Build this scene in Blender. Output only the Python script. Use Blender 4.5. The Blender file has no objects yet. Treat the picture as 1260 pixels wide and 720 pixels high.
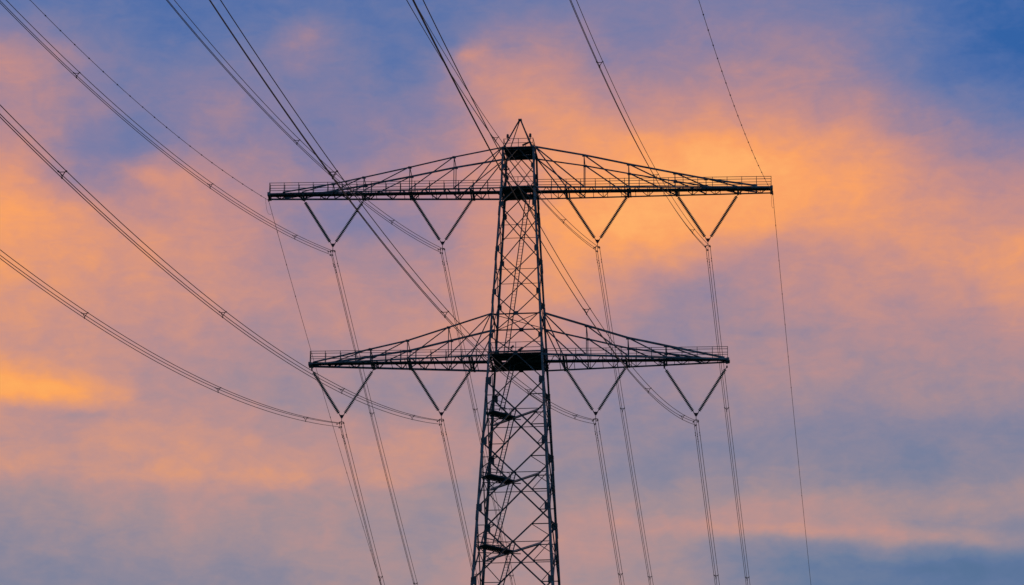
import bpy, math, random
from mathutils import Vector, Matrix
random.seed(7)
scene = bpy.context.scene
R_ = math.radians
COL = scene.collection

# ------------------------------------------------------------------ camera
cam_d = bpy.data.cameras.new('camera')
cam = bpy.data.objects.new('camera', cam_d)
COL.objects.link(cam)
right = Vector((0.99837745, 0.05639556, 0.00787429))
fwd = Vector((-0.0556822, 0.93796446, 0.34223116))
up = right.cross(fwd).normalized()
right = fwd.cross(up).normalized()
m = Matrix((right, up, -fwd)).transposed().to_4x4()
Z0 = 1.7                                   # eye height above the meadow
m.translation = Vector((18.1609, -323.6122, Z0))
cam.matrix_world = m
cam_d.sensor_width = 36
cam_d.lens = 36 * 4639.8 / 1260
cam_d.shift_x = 5.6 / 1260
cam_d.shift_y = -8.4 / 1260
cam_d.clip_start = 0.5
cam_d.clip_end = 20000
scene.camera = cam

# ------------------------------------------------------------------ colour management
scene.view_settings.view_transform = 'Standard'
scene.view_settings.look = 'None'
scene.view_settings.exposure = 0
scene.view_settings.gamma = 1
scene.view_settings.use_curve_mapping = False

# ------------------------------------------------------------------ sky: dusk Nishita sky + cloud field over azimuth / elevation
SUN_AZ, SUN_EL = 24.0, 2.0                 # behind the tower, a little to the right, just above the horizon
world = bpy.data.worlds.new('World')
scene.world = world
world.use_nodes = True
nt = world.node_tree
nt.nodes.clear()
N, L = nt.nodes, nt.links

def math_(op, a, b=None, c=None, clamp=False):
    n = N.new('ShaderNodeMath'); n.operation = op; n.use_clamp = clamp
    for i, v in enumerate((a, b, c)):
        if v is None: continue
        if isinstance(v, (int, float)): n.inputs[i].default_value = v
        else: L.new(v, n.inputs[i])
    return n.outputs[0]

def s2l(c):
    c = c / 255
    return c / 12.92 if c < .04045 else ((c + .055) / 1.055) ** 2.4

def noise_(vec, scale, detail, rough, offs=(0, 0, 0), stretch=(1, 1, 1), distort=0.0):
    mp = N.new('ShaderNodeMapping'); mp.inputs['Location'].default_value = offs
    mp.inputs['Scale'].default_value = stretch
    L.new(vec, mp.inputs['Vector'])
    n = N.new('ShaderNodeTexNoise'); n.inputs['Scale'].default_value = scale
    n.inputs['Detail'].default_value = detail; n.inputs['Roughness'].default_value = rough
    n.inputs['Distortion'].default_value = distort
    L.new(mp.outputs[0], n.inputs['Vector'])
    return n.outputs['Fac'], n.outputs['Color']

tc = N.new('ShaderNodeTexCoord')
sep = N.new('ShaderNodeSeparateXYZ'); L.new(tc.outputs['Generated'], sep.inputs[0])
az = math_('ARCTAN2', sep.outputs['X'], sep.outputs['Y'])
el = math_('ARCSINE', math_('MINIMUM', math_('MAXIMUM', sep.outputs['Z'], -1.0), 1.0))
cel = math_('COSINE', el)
DEG = 180 / math.pi
# sinusoidal sky chart, in degrees, centred on azimuth -3.3, elevation 19.9
X = math_('MULTIPLY', math_('MULTIPLY', math_('ADD', az, 3.32 / DEG), cel), DEG)
Y = math_('SUBTRACT', math_('MULTIPLY', el, DEG), 19.9)
chart = N.new('ShaderNodeCombineXYZ'); L.new(X, chart.inputs[0]); L.new(Y, chart.inputs[1])
CH = chart.outputs[0]
# turbulence moving the cloud edges about
_, wc = noise_(CH, 0.85, 8, 0.6, (3.1, 7.7, 0), (1, 1.5, 1))
ws = N.new('ShaderNodeSeparateXYZ'); L.new(wc, ws.inputs[0])
XW = math_('ADD', X, math_('MULTIPLY', math_('SUBTRACT', ws.outputs[0], 0.5), 1.05))
YW = math_('ADD', Y, math_('MULTIPLY', math_('SUBTRACT', ws.outputs[1], 0.5), 0.55))
PX = 81.6
YS = math_('ADD', math_('MULTIPLY', YW, .5), math_('MULTIPLY', Y, .5))
ROWS = [
 [12,10, 8, 8,12,14,15,15,16,19,22,26,32,33,31,30,26,20,11, 3, 3],
 [32,30,26,14,14,22,34,22,18,24,40,42,34,38,42,44,40,32,17, 4, 1],
 [58,50,34,30,32,34,34,26,22,58,66,62,46,48,50,52,50,37,16, 5, 2],
 [56,50,36,32,40,36,30,34,34,50,72,74,62,62,62,60,56,50,38,26,16],
 [56,44,30,28,38,40,34,36,46,57,66,78,86,92,94,88,82,74,58,44,40],
 [76,52,38,58,58,52,46,52,56,62,68,82,90,95,97,93,88,82,66,56,56],
 [86,78,66,62,64,54,40,34,42,57,72,88,94,94,90,87,82,78,72,70,64],
 [82,82,74,72,68,60,50,48,50,58,70,80,82,76,66,58,60,64,70,74,78],
 [78,74,70,68,64,58,58,58,58,64,72,76,60,50,44,53,60,62,62,66,74],
 [68,68,64,62,60,56,56,58,62,64,64,60,51,45,48,52,54,55,54,57,60],
 [70,64,62,56,54,50,48,50,52,52,48,44,43,43,48,51,51,51,49,51,51],
 [84,80,70,56,52,50,46,44,44,44,44,42,40,40,46,48,46,44,46,44,44],
 [58,54,64,66,64,60,56,56,64,60,46,44,40,38,39,34,31,30,31,31,32],
 [68,64,64,66,66,66,64,62,62,52,42,40,38,34,36,38,38,30,26,32,38],
 [44,44,46,50,52,50,48,46,44,44,46,50,52,50,56,60,60,56,52,52,48],
 [40,42,46,46,46,46,52,48,44,50,54,58,54,46,36,26,24,28,24,18,18],
 [32,30,32,34,36,34,44,50,50,54,54,52,48,46,40,28,14,10, 8, 6, 5]]
fx = math_('ADD', math_('MULTIPLY', XW, PX / 1260), 0.5)           # 0..1 over the chart's width
fy = math_('SUBTRACT', 8.0, math_('MULTIPLY', YW, PX / 45))         # row index
fy = math_('MINIMUM', math_('MAXIMUM', fy, -0.2), 16.2)
tot = None; wsum = None
for i, row in enumerate(ROWS):
    cr = N.new('ShaderNodeValToRGB'); r = cr.color_ramp; r.interpolation = 'CARDINAL'
    while len(r.elements) > 1: r.elements.remove(r.elements[-1])
    r.elements[0].position = 0; r.elements[0].color = (row[0] / 100,) * 3 + (1,)
    for k in range(1, 21):
        e = r.elements.new(k / 20); e.color = (row[k] / 100,) * 3 + (1,)
    L.new(fx, cr.inputs[0])
    d = math_('SUBTRACT', fy, float(i))
    w = math_('EXPONENT', math_('MULTIPLY', math_('MULTIPLY', d, d), -2.2))
    v = math_('MULTIPLY', w, cr.outputs[0])
    tot = v if tot is None else math_('ADD', tot, v)
    wsum = w if wsum is None else math_('ADD', wsum, w)
t = math_('DIVIDE', tot, wsum)

def streak(t, u, v, lu, lv, slope, amp):
    """a long soft cloud bar; u, v, lengths in chart units of 1/81.6 degree"""
    dx = math_('SUBTRACT', XW, (u - 630) / PX); dy = math_('ADD', YS, (v - 360) / PX)
    dy = math_('ADD', dy, math_('MULTIPLY', dx, slope))
    a = math_('MULTIPLY', dx, PX / lu); b = math_('MULTIPLY', dy, PX / lv)
    q = math_('ADD', math_('MULTIPLY', a, a), math_('MULTIPLY', b, b))
    return math_('ADD', t, math_('MULTIPLY', math_('EXPONENT', math_('MULTIPLY', q, -1.0)), amp))
STREAKS = [(1120, 664, 290, 12, .065, .22), (1150, 702, 190, 11, .03, -.09), (25, 494, 120, 13, .0, .13), (70, 522, 130, 9, .03, -.09),
           (582, 64, 26, 12, 0, .18), (370, 48, 24, 26, 0, .10), (185, 228, 45, 11, .1, .10), (262, 590, 190, 9, -.02, .05),
           (270, 145, 26, 18, 0, .06), (120, 145, 16, 14, 0, .07), (940, 410, 60, 9, 0, -.07), (890, 555, 60, 12, .1, -.06), (560, 600, 60, 10, 0, -.06)]
for s in STREAKS: t = streak(t, *s)
# fine cloud texture: soft mottling, slightly drawn out along the wind
f1, _ = noise_(CH, 1.35, 9, 0.53, (9, 2, 0), (1, 1.4, 1), .35)
f2, _ = noise_(CH, 4.2, 5, 0.5, (1, 4, 0), (1, 1.5, 1), .6)
t = math_('ADD', t, math_('MULTIPLY', math_('SUBTRACT', f1, 0.44), 0.23))
t = math_('ADD', t, math_('MULTIPLY', math_('SUBTRACT', f2, 0.5), 0.05))

f4, _ = noise_(CH, 2.7, 6, 0.58, (7, 3, 0), (1, 1.25, 1), .5)
t = math_('ADD', t, math_('MULTIPLY', math_('SUBTRACT', f4, 0.5), 0.12))
# drawn-out wisps: ridges of a strongly bent noise
cv = N.new('ShaderNodeCombineXYZ'); L.new(math_('ADD', XW, math_('MULTIPLY', Y, .35)), cv.inputs[0]); L.new(math_('SUBTRACT', YS, math_('MULTIPLY', XW, .06)), cv.inputs[1])
f3, _ = noise_(cv.outputs[0], 1.0, 8, 0.62, (5, 11, 0), (.8, 2.6, 1), .9)
ridge = math_('SUBTRACT', 1.0, math_('ABSOLUTE', math_('MULTIPLY', math_('SUBTRACT', f3, 0.5), 4.5)), clamp=True)
t = math_('ADD', t, math_('MULTIPLY', math_('SUBTRACT', math_('POWER', ridge, 1.6), 0.42), 0.036))

def palette(cols, fac):
    cr = N.new('ShaderNodeValToRGB'); r = cr.color_ramp; r.interpolation = 'LINEAR'
    n = len(cols)
    r.elements[0].position = 0; r.elements[-1].position = 1
    r.elements[0].color = tuple(s2l(c) for c in cols[0]) + (1,)
    r.elements[-1].color = tuple(s2l(c) for c in cols[-1]) + (1,)
    for k in range(1, n - 1):
        e = r.elements.new(k / (n - 1)); e.color = tuple(s2l(c) for c in cols[k]) + (1,)
    L.new(fac, cr.inputs[0]); return cr.outputs[0]
HI = [(48, 97, 164), (76, 108, 168), (96, 116, 168), (116, 122, 165), (135, 126, 161), (160, 132, 152),
      (186, 138, 142), (208, 145, 131), (230, 153, 117), (250, 162, 102), (255, 176, 106)]
LO = [(84, 112, 150), (92, 116, 155), (108, 124, 155), (125, 129, 154), (143, 135, 152), (164, 141, 147),
      (185, 144, 142), (208, 150, 131), (230, 157, 112), (252, 166, 92), (255, 176, 90)]
hi = palette(HI, t); lo = palette(LO, t)
mx = N.new('ShaderNodeMix'); mx.data_type = 'RGBA'
mr = N.new('ShaderNodeMapRange'); mr.inputs['From Min'].default_value = -3.0; mr.inputs['From Max'].default_value = 1.5
L.new(Y, mr.inputs['Value']); L.new(mr.outputs[0], mx.inputs['Factor'])
L.new(lo, mx.inputs[6]); L.new(hi, mx.inputs[7])
clouds = N.new('ShaderNodeBackground'); L.new(mx.outputs[2], clouds.inputs['Color']); clouds.inputs['Strength'].default_value = 1.06
sky = N.new('ShaderNodeTexSky'); sky.sky_type = 'NISHITA'; sky.sun_disc = False
sky.sun_elevation = R_(SUN_EL); sky.sun_rotation = R_(SUN_AZ)
nb = N.new('ShaderNodeBackground'); L.new(sky.outputs[0], nb.inputs['Color']); nb.inputs['Strength'].default_value = 0.05
mixs = N.new('ShaderNodeMixShader'); mixs.inputs[0].default_value = 0.94      # nearly closed cloud deck over the dusk sky
L.new(nb.outputs[0], mixs.inputs[1]); L.new(clouds.outputs[0], mixs.inputs[2])
wo = N.new('ShaderNodeOutputWorld'); L.new(mixs.outputs[0], wo.inputs[0])

# ------------------------------------------------------------------ sun (set behind the cloud, very weak and warm)
sd = bpy.data.lights.new('sun', 'SUN'); sd.energy = 0.25; sd.angle = R_(4); sd.color = (1, .62, .36)
sun = bpy.data.objects.new('sun', sd); COL.objects.link(sun)
to_sun = Vector((math.sin(R_(SUN_AZ)) * math.cos(R_(SUN_EL)), math.cos(R_(SUN_AZ)) * math.cos(R_(SUN_EL)), math.sin(R_(SUN_EL))))
sun.rotation_euler = to_sun.to_track_quat('Z', 'Y').to_euler()
sun.location = (60, 60, 160)

# ------------------------------------------------------------------ materials
def mat(name, base, rough=.6, metal=0., var=.35, scale=2.0, base2=None, bump=0.0, spec=.25):
    m = bpy.data.materials.new(name); m.use_nodes = True
    t = m.node_tree; b = t.nodes['Principled BSDF']
    b.inputs['Specular IOR Level'].default_value = spec
    b.inputs['Roughness'].default_value = rough; b.inputs['Metallic'].default_value = metal
    tcn = t.nodes.new('ShaderNodeTexCoord')
    n = t.nodes.new('ShaderNodeTexNoise'); n.inputs['Scale'].default_value = scale; n.inputs['Detail'].default_value = 6
    t.links.new(tcn.outputs['Object'], n.inputs['Vector'])
    cr = t.nodes.new('ShaderNodeValToRGB')
    cr.color_ramp.elements[0].position = .35; cr.color_ramp.elements[1].position = .68
    a = tuple(c * (1 - var) for c in base); c2 = base2 or tuple(min(1, c * (1 + var)) for c in base)
    cr.color_ramp.elements[0].color = a + (1,); cr.color_ramp.elements[1].color = tuple(c2) + (1,)
    t.links.new(n.outputs['Fac'], cr.inputs[0]); t.links.new(cr.outputs[0], b.inputs['Base Color'])
    if bump:
        bp = t.nodes.new('ShaderNodeBump'); bp.inputs['Strength'].default_value = bump
        t.links.new(n.outputs['Fac'], bp.inputs['Height']); t.links.new(bp.outputs[0], b.inputs['Normal'])
    return m
M_STEEL = mat('painted_steel', (.055, .14, .155), .55, 0, .5, 1.2)
M_BRACE = mat('brace_steel', (.028, .080, .088), .6, 0, .5, 2.5)
M_DECK = mat('deck_grating', (.034, .095, .105), .7, .1, .4, 4)
M_PALE = mat('pale_beam', (.42, .43, .38), .6, .1, .25, 3)  # landing support beams: much paler base colour than the other steel
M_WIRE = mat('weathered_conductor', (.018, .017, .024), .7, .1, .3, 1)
M_FIT = mat('dark_fitting', (.02, .02, .028), .6, .3, .3, 6)
M_GLASS = mat('insulator_glaze', (.018, .16, .14), .5, 0, .4, 8)
M_LAMP = mat('lamp_housing', (.05, .05, .055), .5, .2, .3, 8)
M_CONC = mat('concrete', (.32, .31, .29), .9, 0, .2, 3)
M_GRASS = mat('meadow_grass', (.045, .07, .025), .95, 0, .4, .15, bump=.3)

# ------------------------------------------------------------------ mesh builder
class MB:
    def __init__(s): s.v = []; s.f = []
    def prism(s, p, q, prof, side, upv):
        b = len(s.v); n = len(prof)
        for o in (p, q):
            for a, c in prof: s.v.append(o + side * a + upv * c)
        for i in range(n):
            j = (i + 1) % n; s.f.append((b + i, b + j, b + n + j, b + n + i))
        s.f.append(tuple(b + i for i in reversed(range(n)))); s.f.append(tuple(b + n + i for i in range(n)))
    def _frame(s, p, q, ref):
        d = (q - p).normalized(); ref = Vector(ref)
        if abs(d.dot(ref.normalized())) > .98: ref = Vector((0, 1, 0)) if abs(d.y) < .9 else Vector((1, 0, 0))
        a = d.cross(ref).normalized(); return a, a.cross(d).normalized()
    def bar(s, p, q, w, h=None, ref=(0, 0, 1)):
        p = Vector(p); q = Vector(q); h = h or w
        if (q - p).length < 1e-4: return
        a, c = s._frame(p, q, ref); w /= 2; h /= 2
        s.prism(p, q, [(-w, -h), (w, -h), (w, h), (-w, h)], a, c)
    def angle(s, p, q, w, ref=(0, 0, 1), th=None, flip=1):
        """rolled steel angle section"""
        p = Vector(p); q = Vector(q); th = th or max(.012, w * .13)
        if (q - p).length < 1e-4: return
        a, c = s._frame(p, q, ref); a = a * flip; o = w / 2
        pr = [(-o, -o), (o, -o), (o, -o + th), (-o + th, -o + th), (-o + th, o), (-o, o)]
        if flip < 0: pr = pr[::-1]
        s.prism(p, q, pr, a, c)
    def box(s, x0, x1, y0, y1, z0, z1):
        s.bar((x0, (y0 + y1) / 2, (z0 + z1) / 2), (x1, (y0 + y1) / 2, (z0 + z1) / 2), abs(y1 - y0), abs(z1 - z0))
    def tube(s, pts, r, n=6, cap=True):
        b = len(s.v); pts = [Vector(p) for p in pts]
        for i, p in enumerate(pts):
            d = (pts[min(i + 1, len(pts) - 1)] - pts[max(i - 1, 0)]).normalized()
            ref = Vector((0, 0, 1)) if abs(d.z) < .9 else Vector((0, 1, 0))
            a = d.cross(ref).normalized(); c = a.cross(d)
            rr = r[i] if isinstance(r, (list, tuple)) else r
            for k in range(n):
                th = 2 * math.pi * k / n; s.v.append(p + (a * math.cos(th) + c * math.sin(th)) * rr)
        for i in range(len(pts) - 1):
            for k in range(n):
                j = (k + 1) % n; s.f.append((b + i * n + k, b + i * n + j, b + (i + 1) * n + j, b + (i + 1) * n + k))
        if cap:
            s.f.append(tuple(b + k for k in reversed(range(n)))); e = b + (len(pts) - 1) * n; s.f.append(tuple(e + k for k in range(n)))
    def plate(s, c, u, w, v, h, n, th):
        """rectangular plate centred on c with half sizes w along u and h along v"""
        c = Vector(c); u = Vector(u).normalized(); v = Vector(v).normalized(); n = Vector(n).normalized()
        s.prism(c - n * th / 2, c + n * th / 2, [(-w, -h), (w, -h), (w, h), (-w, h)], u, v)
    def build(s, name, material, parent=None, smooth=False, loc=None):
        me = bpy.data.meshes.new(name); me.from_pydata([tuple(x) for x in s.v], [], s.f)
        me.materials.append(material); me.validate(); me.update()
        import bmesh
        bm = bmesh.new(); bm.from_mesh(me); bmesh.ops.recalc_face_normals(bm, faces=bm.faces[:]); bm.to_mesh(me); bm.free()
        if smooth: me.polygons.foreach_set('use_smooth', [True] * len(me.polygons))
        o = bpy.data.objects.new(name, me); COL.objects.link(o)
        if parent: o.parent = parent
        if loc: o.location = loc
        return o

def empty(name, loc, label, cat, group=None):
    o = bpy.data.objects.new(name, None); COL.objects.link(o); o.location = loc; o.empty_display_size = 1
    tag(o, label, cat, group); return o
def tag(o, label, cat, group=None):
    o['label'] = label; o['category'] = cat
    if group: o['group'] = group

# ------------------------------------------------------------------ ground
g = MB(); nG = 24
for j in range(nG + 1):
    for i in range(nG + 1):
        a = (i / nG * 2 - 1); b = (j / nG * 2 - 1)
        g.v.append(Vector((math.copysign(abs(a) ** 2.2, a) * 9000, math.copysign(abs(b) ** 2.2, b) * 9000, 0)))
for j in range(nG):
    for i in range(nG):
        q = j * (nG + 1) + i; g.f.append((q, q + 1, q + nG + 2, q + nG + 1))
gr = g.build('ground', M_GRASS); gr['kind'] = 'structure'

# ================================================================== the pylon (heights above the camera's eye; Z0 is added by the root)
tower = empty('lattice_pylon', (0, 0, 0), 'tall dark steel lattice pylon with two wide crossarms carrying every wire', 'pylon')
def H(z): return z + Z0
def hw(z): return max(1.95 + .0535 * (120.975 - z), 1.55 if z < 129 else 1.5)
P1, P2, P3 = 131.15, 127.2, 110.78
NODES = [125.5, 121.0, 116.75, 112.45, 108.1, 102.3, 96.0, 89.2, 81.8, 73.8, 65.2, 56.0, 46.0, 35.5, 24.0, 12.0, -1.7]
CX = {(116.75, 112.45): 114.6, (112.45, 108.1): 110.72}
def corner(sx, sy, z): h = hw(z); return Vector((sx * h, sy * h, H(z)))

for sx in (-1, 1):
    for sy in (-1, 1):
        b = MB()
        zs = [P1 + .1, P2] + NODES
        for k in range(len(zs) - 1):
            w = .19 if zs[k] > 108.5 else (.24 if zs[k] > 80 else .32)
            p, q = corner(sx, sy, zs[k]), corner(sx, sy, zs[k + 1])
            th = w * .16; o = w
            # angle with its heel on the corner and both flanges running inwards
            prof = [(0, 0), (o, 0), (o, th), (th, th), (th, o), (0, o)]
            if sx * sy < 0: prof = prof[::-1]
            b.prism(p, q, [(a, c) for a, c in prof], Vector((-sx, 0, 0)), Vector((0, -sy, 0)))
            # splice plates just below each node, on the outer faces
            if k > 0:
                d = (q - p).normalized(); L0 = .9 if w < .25 else 1.5
                for (n, u) in ((Vector((sx, 0, 0)), Vector((0, -sy, 0))), (Vector((0, sy, 0)), Vector((-sx, 0, 0)))):
                    c = p + d * (L0 * .5 + .2) + u * w * .5 + n * .022
                    b.plate(c, u, w * .46, d, L0 * .5, n, .03)
        leg = b.build('leg', M_STEEL, tower)
        f = MB(); c = corner(sx, sy, -1.7)
        f.tube([c + Vector((0, 0, -.3)), c + Vector((0, 0, .5)), c + Vector((0, 0, .55))], [1.0, .8, .7], 16)
        f.build('footing', M_CONC, leg)

faces = []
def fpt(axis, sgn, a, z, inset=.0):
    """point on a tower face: a in -1..1 across the face"""
    h = hw(z); out = h - inset
    return Vector((a * h, sgn * out, H(z))) if axis == 'y' else Vector((sgn * out, a * h, H(z)))
for axis, sgn in (('y', -1), ('y', 1), ('x', -1), ('x', 1)):
    b = MB(); thin = gus = b
    nrm = Vector((0, sgn, 0)) if axis == 'y' else Vector((sgn, 0, 0))
    tan = Vector((1, 0, 0)) if axis == 'y' else Vector((0, 1, 0))
    P = lambda a, z, i=.03: fpt(axis, sgn, a, z, i)
    # upper box: V and inverted V between the platforms
    for a in (-1, 1):
        b.angle(P(0, P1 - .1), P(a, 129.3), .085, nrm); b.angle(P(a, 129.3), P(0, P2), .085, nrm)
        b.angle(P(0, P2), P(a, 125.5), .095, nrm)
        gus.plate(P(a * .9, 129.3, 0), tan, .16, (0, 0, 1), .2, nrm, .02)
    for k in range(len(NODES) - 1):
        zt, zb = NODES[k], NODES[k + 1]
        big = zt < 108.5
        zc = CX.get((zt, zb))
        wd = (.095 if not big else (.145 if zt > 85 else .18)) * (1 if axis == 'y' else .75)
        ht, hb = hw(zt), hw(zb)
        if zc is None: zc = zt - (zt - zb) * ht / (ht + hb)
        for a in (-1, 1):
            b.angle(P(a, zt, .03), P(0, zc, .03), wd, nrm, flip=a)
            b.angle(P(0, zc, .03 if a > 0 else .05), P(-a, zb, .03 if a > 0 else .05), wd, nrm, flip=a)
        # horizontals through the crossing
        heavy = zc in (114.6, 110.72)
        hb_ = b if heavy else thin
        hb_.angle(P(-1, zc, .10), P(1, zc, .10), .13 if heavy else (.055 if not big else .07), (0, 0, 1))
        # gussets
        for a in (-1, 1):
            gw = .19 if not big else .26
            gw = gw if axis == 'y' else gw * .6
            gus.plate(P(a, zt, -.012) - tan * a * gw * .9, tan, gw, (0, 0, 1), gw * 1.25, nrm, .02)
        gus.plate(P(0, zc, .0), tan, .21 if heavy else .11, (0, 0, 1), .19 if heavy else .11, nrm, .02)
        if big:
            for a in (-1, 1):
                z1 = (zt + zc) / 2; z2 = (zb + zc) / 2
                def on_diag(z, zn): f = (z - zc) / (zn - zc); return a * f * hw(zn) / hw(z)
                q1, q2 = P(on_diag(z1, zt), z1, .05), P(on_diag(z2, zb), z2, .05)
                zu = zc + (zt - zc) * .12
                thin.angle(q1, P(a, z1, .05), .075, nrm); thin.angle(q2, P(a, z2, .05), .075, nrm)
                thin.angle(q1, P(a, zu, .07), .07, nrm, flip=-1); thin.angle(q2, P(a, zu - .3, .07), .07, nrm, flip=-1)
    b.angle(P(-1, P1, .0), P(1, P1, .0), .14, (0, 0, 1)); b.angle(P(-1, P2, .0), P(1, P2, .0), .16, (0, 0, 1)); b.angle(P(-1, P3 + .1, .0), P(1, P3 + .1, .0), .16, (0, 0, 1))
    fb = b.build('face_bracing', M_BRACE, tower)
# plan brace inside the shaft, and a long stay under the top box
b = MB(); b.angle(corner(-1, -1, 114.6), corner(1, 1, 114.6), .07); b.angle(corner(-1, 1, 114.6), corner(1, -1, 114.6) + Vector((0, 0, .08)), .07)
b.build('plan_bracing', M_BRACE, tower)
b = MB(); b.angle((0.0, -.9, H(P2)), (2.0, -1.7, H(123.1)), .07); b.build('stay', M_BRACE, tower)

def rail_run(mb, pts, hgt=1.05, mids=(.55,), w=.045, gap=1.3):
    """hand rail along a list of points at deck height"""
    pts = [Vector(p) for p in pts]
    for p, q in zip(pts[:-1], pts[1:]):
        for hh in (hgt,) + tuple(mids): mb.bar(p + Vector((0, 0, hh)), q + Vector((0, 0, hh)), w)
        n = max(1, round((q - p).length / gap))
        for i in range(n + 1):
            c = p.lerp(q, i / n); mb.bar(c, c + Vector((0, 0, hgt + .03)), w * 1.25, w * 1.25, (1, 0, 0))

def platform(z, h, hole, mat_=M_DECK, rail_h=.95):
    b = MB(); x0, x1, y0, y1 = hole; zt, zb = H(z) + .03, H(z) - .03; h -= .06
    b.box(-h, x0, -h, h, zb, zt); b.box(x1, h, -h, h, zb, zt); b.box(x0, x1, -h, y0, zb, zt); b.box(x0, x1, y1, h, zb, zt)
    for k in range(-3, 4):        # joists under the plates
        y = k * h / 3.2
        if y0 - .05 < y < y1 + .05: continue
        b.bar((-h, y, H(z) - .11), (h, y, H(z) - .11), .06, .14)
    d = b.build('platform', mat_, tower)
    b = MB(); b.angle((-h, -h, H(z) - .1), (h, h, H(z) - .1), .12); b.angle((-h, h, H(z) - .18), (h, -h, H(z) - .18), .12)
    b.build('deck_cross_beam', M_STEEL, d)
    r = MB(); zz = H(z) + .04
    rail_run(r, [(-h, -h, zz), (h, -h, zz), (h, h, zz), (-h, h, zz), (-h, -h, zz)], rail_h, (rail_h * .5,), .04, h)
    r.build('handrail', M_BRACE, d)
    return d
d1 = platform(P1, 1.42, (.25, .95, .15, .55), rail_h=.85)
d2 = platform(P2, 1.55, (.55, 1.15, -.2, .45))
d3 = platform(P3, 2.33, (-1.5, -.95, -.3, .2), rail_h=1.0)

# peak: four raking members to a point
b = MB(); apex = Vector((0, 0, H(134.45)))
for sx in (-1, 1):
    for sy in (-1, 1):
        b.angle(Vector((sx * 1.38, sy * 1.3, H(P1))), apex + Vector((sx * .05, sy * .05, 0)), .10)
b.plate(apex, (1, 0, 0), .16, (0, 1, 0), .16, (0, 0, 1), .14)
pk = b.build('peak_frame', M_BRACE, tower)
for sx in (-1, 1):
    b = MB(); c = Vector((sx * 1.05, -.9, H(132.35)))
    b.bar(c - Vector((sx * .25, 0, .3)), c + Vector((0, 0, -.25)), .05); b.bar(c + Vector((0, 0, -.25)), c + Vector((0, 0, 0)), .06)
    br = b.build('lamp_bracket', M_BRACE, tower)
    l = MB(); l.tube([c, c + Vector((0, 0, .06)), c + Vector((0, 0, .1)), c + Vector((0, 0, .3)), c + Vector((0, 0, .36))], [.1, .14, .11, .11, .04], 12)
    l.build('obstacle_lamp', M_LAMP, br)
b = MB(); b.bar((.35, -1.1, H(P1) + .3), (.95, -1.25, H(P1) + .52), .16, .12); b.bar((.65, -1.18, H(P1)), (.65, -1.18, H(P1) + .4), .05)
b.build('floodlight', M_LAMP, tower)
b = MB(); b.bar((-.5, -2.1, H(P3) + .5), (-.2, -2.15, H(P3) + .75), .16, .12); b.bar((-.35, -2.1, H(P3)), (-.35, -2.1, H(P3) + .6), .05)
b.build('floodlight', M_LAMP, tower)
b = MB(); b.bar((.2, -2.1, H(P3) + .25), (.6, -2.15, H(P3) + .5), .2, .16); b.bar((.4, -2.1, H(P3)), (.4, -2.1, H(P3) + .3), .05)
b.build('equipment_box', M_LAMP, tower)

# ladders and landings
def ladder(p, q, w=.38):
    p = Vector(p); q = Vector(q); b = MB(); s = Vector((1, 0, 0)) * w / 2
    b.bar(p - s, q - s, .085, .06); b.bar(p + s, q + s, .085, .06)
    n = int((p - q).length / .3)
    for i in range(1, n):
        c = p.lerp(q, i / n); b.bar(c - s, c + s, .02)
    # safety rail in the middle of the rungs' back
    return b.build('ladder', M_BRACE, tower)
ladder((.95, .1, H(P2) + .9), (-1.15, -.55, H(P3) + .05))
lands = []
for k in range(4, len(NODES) - 1):
    zt, zb = NODES[k], NODES[k + 1]; lands.append(zt - (zt - zb) * hw(zt) / (hw(zt) + hw(zb)))
prev_top = Vector((-.42, .0, H(P3) + .05))
for k, z in enumerate(lands):
    h = hw(z); zz = H(z)
    foot = Vector((-.62 * h + .45, -.72 * h, zz + .06))
    ladder(prev_top, foot)
    prev_top = Vector((-.35, .05, zz + .9))
    # strip deck from the near left leg to the middle
    A = Vector((-h * .84, -h * .70, zz)); Bp = Vector((-.35, .15, zz)); d = (Bp - A).normalized(); n = Vector((-d.y, d.x, 0))
    b = MB()
    b.bar(A, Bp, 1.1, .05)
    b.bar(A + n * .6 + Vector((0, 0, -.06)), Bp + n * .6 + Vector((0, 0, -.06)), .06, .08); b.bar(A - n * .6 + Vector((0, 0, -.06)), Bp - n * .6 + Vector((0, 0, -.06)), .06, .08)
    dk = b.build('landing', M_DECK, tower)
    r = MB(); rail_run(r, [A + n * .6, Bp + n * .6], 1.0, (.5,), .035, 1.1); rail_run(r, [A - n * .6, A.lerp(Bp, .45) - n * .6], 1.0, (.5,), .035, 1.1)
    r.build('handrail', M_BRACE, dk)
    b = MB(); b.angle(Vector((-h * .86, h * .52, zz - .12)), Vector((h * .70, -h * .93, zz - .12)), .24, th=.03)
    b.build('support_beam', M_PALE, dk)
    b = MB(); b.angle(Vector((-h, -h * .2, zz - .16)), Vector((h * .1, 0, zz - .16)), .09); b.build('deck_cross_beam', M_BRACE, dk)

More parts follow.
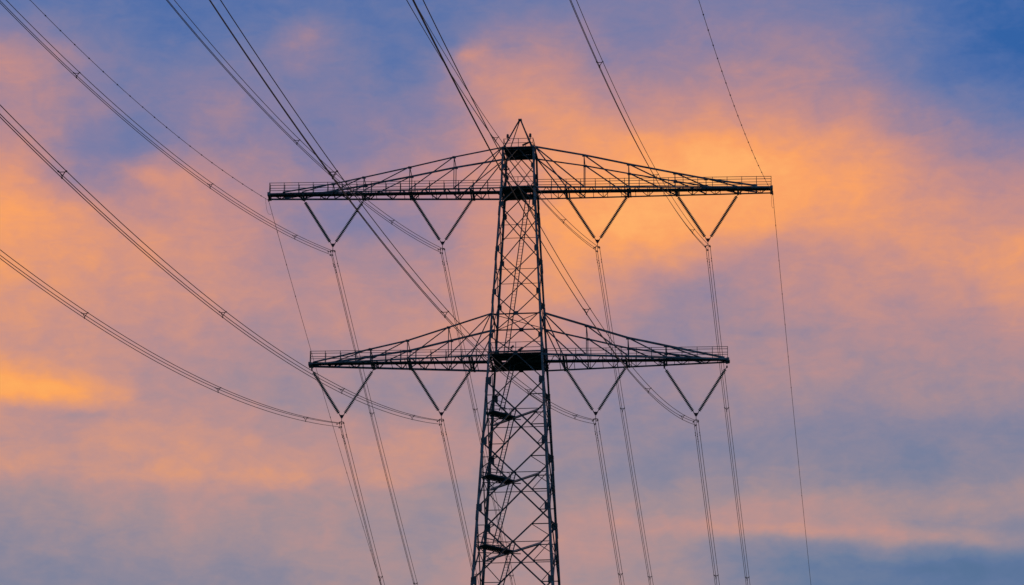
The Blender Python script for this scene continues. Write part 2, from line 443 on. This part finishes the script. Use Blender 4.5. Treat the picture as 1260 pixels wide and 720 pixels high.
# ------------------------------------------------------------------ crossarms
def crossarm(sx, zb, root_x, root_zt, tip_x, tip_h, root_h, posts, tops, diag_to, hangers, end_top, chord_w, label):
    X = lambda x: sx * x
    def half(x): return root_h + (tip_h - root_h) * (x - root_x) / (tip_x - root_x)
    b = MB(); Zb = H(zb)
    # zigzag and cross beams of the bottom frame
    n = max(8, round((tip_x - root_x) / 1.03)); prev = None
    for i in range(n + 1):
        x = root_x + (tip_x - root_x) * i / n; s = 1 if i % 2 == 0 else -1
        p = Vector((X(x), s * half(x), Zb + .02))
        if prev is not None: b.angle(prev, p, .075)
        prev = p
        if i % 2 == 0:
            b.angle(Vector((X(x), -half(x), Zb - .05)), Vector((X(x), half(x), Zb - .05)), .06)
    arm = b.build('crossarm', M_BRACE, tower); arm['label'] = label
    # bottom chords
    for sy in (-1, 1):
        b = MB(); b.angle((X(root_x - .1), sy * root_h, Zb), (X(tip_x), sy * tip_h, Zb), chord_w, (0, 0, 1), flip=sy)
        b.build('bottom_chord', M_STEEL, arm)
        b = MB(); pts = [Vector((X(root_x), sy * hw(root_zt), H(root_zt)))]
        for x, z in zip(posts, tops): pts.append(Vector((X(x), sy * (half(x) * .98), H(z))))
        pts.append(Vector((X(end_top), sy * half(end_top), Zb + .12)))
        for p, q in zip(pts[:-1], pts[1:]): b.angle(p, q, chord_w, (0, 0, 1), flip=sy)
        for p in pts[1:-1]: b.plate(p - Vector((0, 0, .05)), (1, 0, 0), .17, (0, 0, 1), .12, (0, 1, 0), .02)
        b.build('top_chord', M_STEEL, arm)
        for x, z in zip(posts, tops):
            b = MB(); b.angle((X(x), sy * half(x) * .98, H(z)), (X(x), sy * half(x), Zb), .075, (0, 1, 0))
            b.build('post', M_BRACE, arm)
        tp = pts[:-1]
        for p, x in zip([tp[0]] + tp, [diag_to[0]] + diag_to[1:]):
            b = MB(); b.angle(p, (X(x), sy * half(x), Zb + .05), .10, (0, 1, 0))
            b.build('diagonal_brace', M_BRACE, arm)
    for x, z in zip(posts, tops):
        b = MB(); b.angle((X(x), -half(x) * .98, H(z)), (X(x), half(x) * .98, H(z)), .07)
        b.build('cross_tie', M_BRACE, arm)
    # heavy cross beams carrying the insulators, with hanger plates
    for x in hangers:
        b = MB(); hx = half(min(x, tip_x))
        b.angle((X(x), -hx, Zb - .06), (X(x), hx, Zb - .06), .2); b.angle((X(x + .22), -hx, Zb - .06), (X(x + .22), hx, Zb - .06), .12, flip=-1)
        b.bar((X(x), 0, Zb - .12), (X(x), 0, Zb - .34), .16, .05, (0, 1, 0))
        b.build('hanger_beam', M_STEEL, arm)
    # walkway
    b = MB(); x0, x1 = root_x + .1, tip_x - .02; yw = .30
    b.box(*sorted((X(x0), X(x1))), -yw, yw, Zb + .10, Zb + .14)
    for s in (-1, 1): b.bar((X(x0), s * yw, Zb + .10), (X(x1), s * yw, Zb + .10), .04, .10)
    k = 0
    while x0 + k * 1.3 < x1:
        xx = X(x0 + k * 1.3); b.bar((xx, -half(x0 + k * 1.3), Zb + .03), (xx, half(x0 + k * 1.3), Zb + .03), .05, .05); k += 1
    wk = b.build('walkway', M_DECK, arm)
    for s in (-1, 1):
        r = MB(); rail_run(r, [(X(x0), s * yw, Zb + .14), (X(x1), s * yw, Zb + .14)], 1.08, (.55,), .04, 1.33)
        r.build('handrail', M_BRACE, wk)
    r = MB(); rail_run(r, [(X(x1), -yw, Zb + .14), (X(x1), yw, Zb + .14)], 1.08, (.8, .55, .28), .04, 1)
    r.build('end_rail', M_BRACE, wk)
    # end block
    b = MB(); b.bar((X(tip_x), -tip_h - .03, Zb), (X(tip_x), tip_h + .03, Zb), .24, .3); b.build('end_beam', M_STEEL, arm)
    return arm
UPV = [(17.19, 7.10), (17.31, 7.19)]
for sx in (-1, 1):
    vo, vi = UPV[0 if sx < 0 else 1]
    crossarm(sx, 127.15, 1.5, P1, 23.2, .72, 1.5, [6.0, 10.1, 14.35, 17.2], [130.33, 129.43, 128.55, 127.98],
             [4.35, 6.0, 10.1, 14.35, 17.2, 20.1], [vo + 2.83, vo - 2.83, vi + 2.83, vi - 2.83], 21.9, .135,
             ('left' if sx < 0 else 'right') + ' half of the wider upper crossarm, its end carrying an earth wire')
LOV = [(15.99, 6.94), (16.07, 7.0)]
for sx in (-1, 1):
    vo, vi = LOV[0 if sx < 0 else 1]
    crossarm(sx, 110.62, 2.36, 114.6, 19.0, .42, 2.33, [6.25, 10.0, 13.4], [113.48, 112.4, 111.75],
             [4.12, 6.25, 10.0, 13.4, 16.6], [vo + 2.83, vo - 2.83, vi + 2.83, vi - 2.83], 18.7, .155,
             ('left' if sx < 0 else 'right') + ' half of the shorter lower crossarm')

# the shaft stands turned a few degrees in plan against the arms
for ch in tower.children:
    if not ch.name.startswith('crossarm'): ch.rotation_euler.z = R_(-3.0)

# ================================================================== V insulators
def make_v():
    root = bpy.data.objects.new('insulator_assembly', None); COL.objects.link(root)
    for s in (-1, 1):
        b = MB(); top = Vector((s * 2.83, 0, 0)); bot = Vector((s * .17, 0, -4.36)); d = (bot - top).normalized()
        Ln = (bot - top).length
        b2 = MB(); b2.tube([top, top + d * .32], .035, 8); b2.tube([bot - d * .2, bot], .035, 8)
        b2.plate(top, (1, 0, 0), .07, (0, 0, 1), .11, (0, 1, 0), .04)
        pts = []; rad = []
        a = .3; n = 31; step = (Ln - .5) / n
        for i in range(n):
            q = a + i * step
            for dd, rr in ((0, .055), (.045, .06), (.06, .155), (.085, .16), (.115, .06)):
                pts.append(top + d * (q + dd * step / .16)); rad.append(rr)
        pts.append(top + d * (a + n * step)); rad.append(.04)
        b.tube(pts, rad, 14)
        st = b.build('insulator_string', M_GLASS, root)
        b2.build('end_fitting', M_FIT, st)
    b = MB()
    b.prism(Vector((0, -.02, 0)), Vector((0, .02, 0)), [(-.23, -4.36), (.23, -4.36), (.07, -4.68), (-.07, -4.68)], Vector((1, 0, 0)), Vector((0, 0, 1)))
    b.build('yoke_plate', M_FIT, root)
    b = MB(); b.tube([(0, 0, -4.62), (0, 0, -5.02)], .028, 8); b.build('link', M_FIT, root)
    b = MB(); arc = [(.21 * math.sin(R_(a)), 0, -5.14 + .13 * math.cos(R_(a))) for a in range(-95, 96, 19)]
    b.tube(arc, .035, 8); b.tube([(0, 0, -5.0), (0, 0, -5.45)], .02, 8); b.build('bundle_yoke', M_FIT, root)
    for x, z in ((-.2, -5.155), (.2, -5.155), (0, -5.505)):
        b = MB(); b.tube([(x, -.2, z), (x, -.12, z), (x, 0, z + .01), (x, .12, z), (x, .2, z)], [.03, .05, .065, .05, .03], 8)
        b.plate((x, 0, z + .06), (0, 1, 0), .05, (0, 0, 1), .09, (1, 0, 0), .03)
        b.build('suspension_clamp', M_FIT, root)
    return root
def copy_tree(o, parent=None):
    c = o.copy(); COL.objects.link(c); c.parent = parent
    for ch in list(o.children): copy_tree(ch, c)
    return c
WIRES = {
 'A': [-17.1857, 121.4904, 3.5548, 0.3062, 5.8463, 3.7724, 0.3314, 5.0713], 'B': [-7.063, 121.5568, 3.6471, 0.303, 5.6331, 3.6352, 0.3245, 6.163],
 'C': [7.1915, 121.5498, 3.7139, 0.3025, 5.8675, 3.7866, 0.3268, 5.7881], 'D': [17.313, 121.5326, 3.7775, 0.3034, 5.667, 3.7156, 0.3282, 5.6215],
 'E': [-15.9917, 104.8854, 3.3664, 0.3045, 5.4985, 3.6541, 0.3289, 5.5915], 'F': [-6.9344, 105.0487, 2.5403, 0.3103, 4.5491, 3.6362, 0.3281, 5.7126],
 'G': [7.0212, 104.9476, 2.382, 0.3128, 4.0194, 3.6158, 0.3274, 5.7981], 'H': [16.0722, 104.7407, 2.7985, 0.3063, 3.7935, 3.7824, 0.3275, 5.71],
 'L': [-23.2796, 126.7686, 3.814, 0.2672, 5.5606, 4.0463, 0.2977, 4.8486], 'R': [23.3126, 126.7515, 4.0476, 0.2825, 6.1532, 3.6667, 0.2947, 5.649]}
PLACE = {'A': ('upper', 'outermost left'), 'B': ('upper', 'inner left'), 'C': ('upper', 'inner right'), 'D': ('upper', 'outermost right'),
         'E': ('lower', 'outermost left'), 'F': ('lower', 'inner left'), 'G': ('lower', 'inner right'), 'H': ('lower', 'outermost right')}
proto = None
for k in 'ABCDEFGH':
    w = WIRES[k]
    o = make_v() if proto is None else copy_tree(proto)
    if proto is None: proto = o
    o.location = (w[0], 0, H(w[1]) + 5.272)
    tag(o, '%s V-shaped pair of dark insulator strings under the %s crossarm' % PLACE[k][::-1], 'insulator', 'V insulator pairs hanging from the crossarms')

# ================================================================== conductors
def curve_pt(w, side, s):
    az, sl, kk = (w[2], w[3], w[4]) if side < 0 else (w[5], w[6], w[7]); a = R_(az)
    return Vector((side * math.sin(a) * s, side * math.cos(a) * s, -sl * s + kk * 1e-4 * s * s))
def params(side, end):
    out = []; s = 0
    while s < end: out.append(s); s += .5 if s < 2 else (2.0 if s < 120 else 5.0)
    return out + [end]
NEAR_S = {'A': [19.5, 56, 99.7], 'B': [30.2, 59.1, 74.7], 'C': [28.9, 73.9], 'D': [19.4, 57, 100], 'E': [18.8, 57, 100.6],
          'F': [20.4, 60.7, 109.8, 154], 'G': [22.8, 64.4, 116.2], 'H': [21, 62.6, 115.1]}
TRI = [(-.2, .117), (.2, .117), (0, -.233)]
def frame_at(w, side, s):
    d = (curve_pt(w, side, s + .3) - curve_pt(w, side, max(0, s - .3))).normalized()
    if side < 0: d = -d
    r = d.cross(Vector((0, 0, 1))).normalized(); return d, r, r.cross(d).normalized()
for k in 'ABCDEFGH':
    w = WIRES[k]; arm, where = PLACE[k]
    root = empty('conductor_bundle', (w[0], 0, H(w[1])), 'three thin parallel wires held by the %s V insulator of the %s crossarm' % (where, arm), 'power line',
                 'triple conductor bundles passing the pylon')
    for ox, oz in TRI:
        pts = []
        for side, end in ((-1, 470), (1, 560)):
            ps = params(side, end); seq = []
            for s in ps:
                d, r, u = frame_at(w, side, s); seq.append(curve_pt(w, side, s) + r * ox + Vector((0, 0, 1)) * oz)
            pts = (seq[::-1] + pts) if side < 0 else (pts + seq[1:])
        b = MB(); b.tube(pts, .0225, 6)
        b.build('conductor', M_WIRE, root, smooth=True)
        for side in (-1, 1):                                   # vibration dampers under the wire
            for s0 in ((1.35, 2.1) if (ox == 0 and side > 0) else ((1.7,) if side > 0 else (1.25,))):
                d, r, u = frame_at(w, side, s0); c = curve_pt(w, side, s0) + r * ox + Vector((0, 0, oz))
                b = MB(); e = c - Vector((0, 0, .10))
                b.bar(c, e, .035, .05); b.tube([e - d * .22, e + d * .22], .012, 6)
                for q in (-1, 1): b.tube([e + d * .24 * q, e + d * .12 * q], [.045, .035], 8)
                b.build('damper', M_FIT, root)
    for side, lst in ((-1, NEAR_S[k] + [NEAR_S[k][-1] + 45 * i for i in (1, 2, 3, 4)]), (1, [24.2, 54.4, 90, 130, 175, 220, 270])):
        for s0 in lst:
            d, r, u = frame_at(w, side, s0); c = curve_pt(w, side, s0)
            P3_ = [c + r * ox + Vector((0, 0, oz)) for ox, oz in TRI]
            b = MB(); cen = sum(P3_, Vector()) / 3
            inner = [p.lerp(cen, .32) for p in P3_]
            for i in range(3):
                b.bar(inner[i], inner[(i + 1) % 3], .035, .04, tuple(d)); b.bar(inner[i], P3_[i], .035, .04, tuple(d))
                b.tube([P3_[i] - d * .06, P3_[i] + d * .06], .045, 8)
            b.build('spacer', M_FIT, root)

# earth wires from the tips of the upper crossarm, with spiral markers every few metres
for k, sx, nm in (('L', -1, 'left'), ('R', 1, 'right')):
    w = WIRES[k]
    root = empty('earth_wire', (w[0], 0, H(w[1])), 'single thin beaded earth wire running over the %s tip of the upper crossarm' % nm, 'earth wire', 'earth wires at the crossarm tips')
    pts = []
    for side, end in ((-1, 470), (1, 560)):
        seq = [curve_pt(w, side, s) for s in params(side, end)]
        pts = (seq[::-1] + pts) if side < 0 else (pts + seq[1:])
    b = MB(); b.tube(pts, .02, 6); b.build('wire', M_WIRE, root, smooth=True)
    b = MB(); b.tube([(0, 0, .3), (0, 0, 0)], .04, 8); b.tube([(0, -.2, -.02), (0, 0, .03), (0, .2, -.02)], .06, 8)
    b.build('suspension_clamp', M_FIT, root)
    b = MB()      # slack bonding lead looping past the clamp
    lead = []
    for i in range(13):
        f = i / 12; p = curve_pt(w, -1, 1.6 * (1 - f)) if False else Vector((.0, 0, 0))
        a = curve_pt(w, -1, 1.5); c = curve_pt(w, 1, 1.9); q = a.lerp(c, f); q.z -= .55 * math.sin(math.pi * f) * (.6 + .8 * f); q.x += -.12 * math.sin(math.pi * f)
        lead.append(q)
    b.tube(lead, .012, 6); b.build('bonding_lead', M_WIRE, root)
    s = 3.6; first = True
    while s < 250:
        for side in (-1, 1):
            ss = s if side < 0 else s * 1.15 + .5
            if side > 0 and random.random() < .3: continue
            p = curve_pt(w, side, ss); d, r, u = frame_at(w, side, ss)
            rr = .05 if side < 0 else .04
            b = MB(); b.tube([p - d * .14, p - d * .07, p, p + d * .07, p + d * .14], [.02, rr, rr * .7, rr, .02], 8)
            b.build('line_marker', M_FIT, root)
        s += 4.5 + random.uniform(-.25, .25)
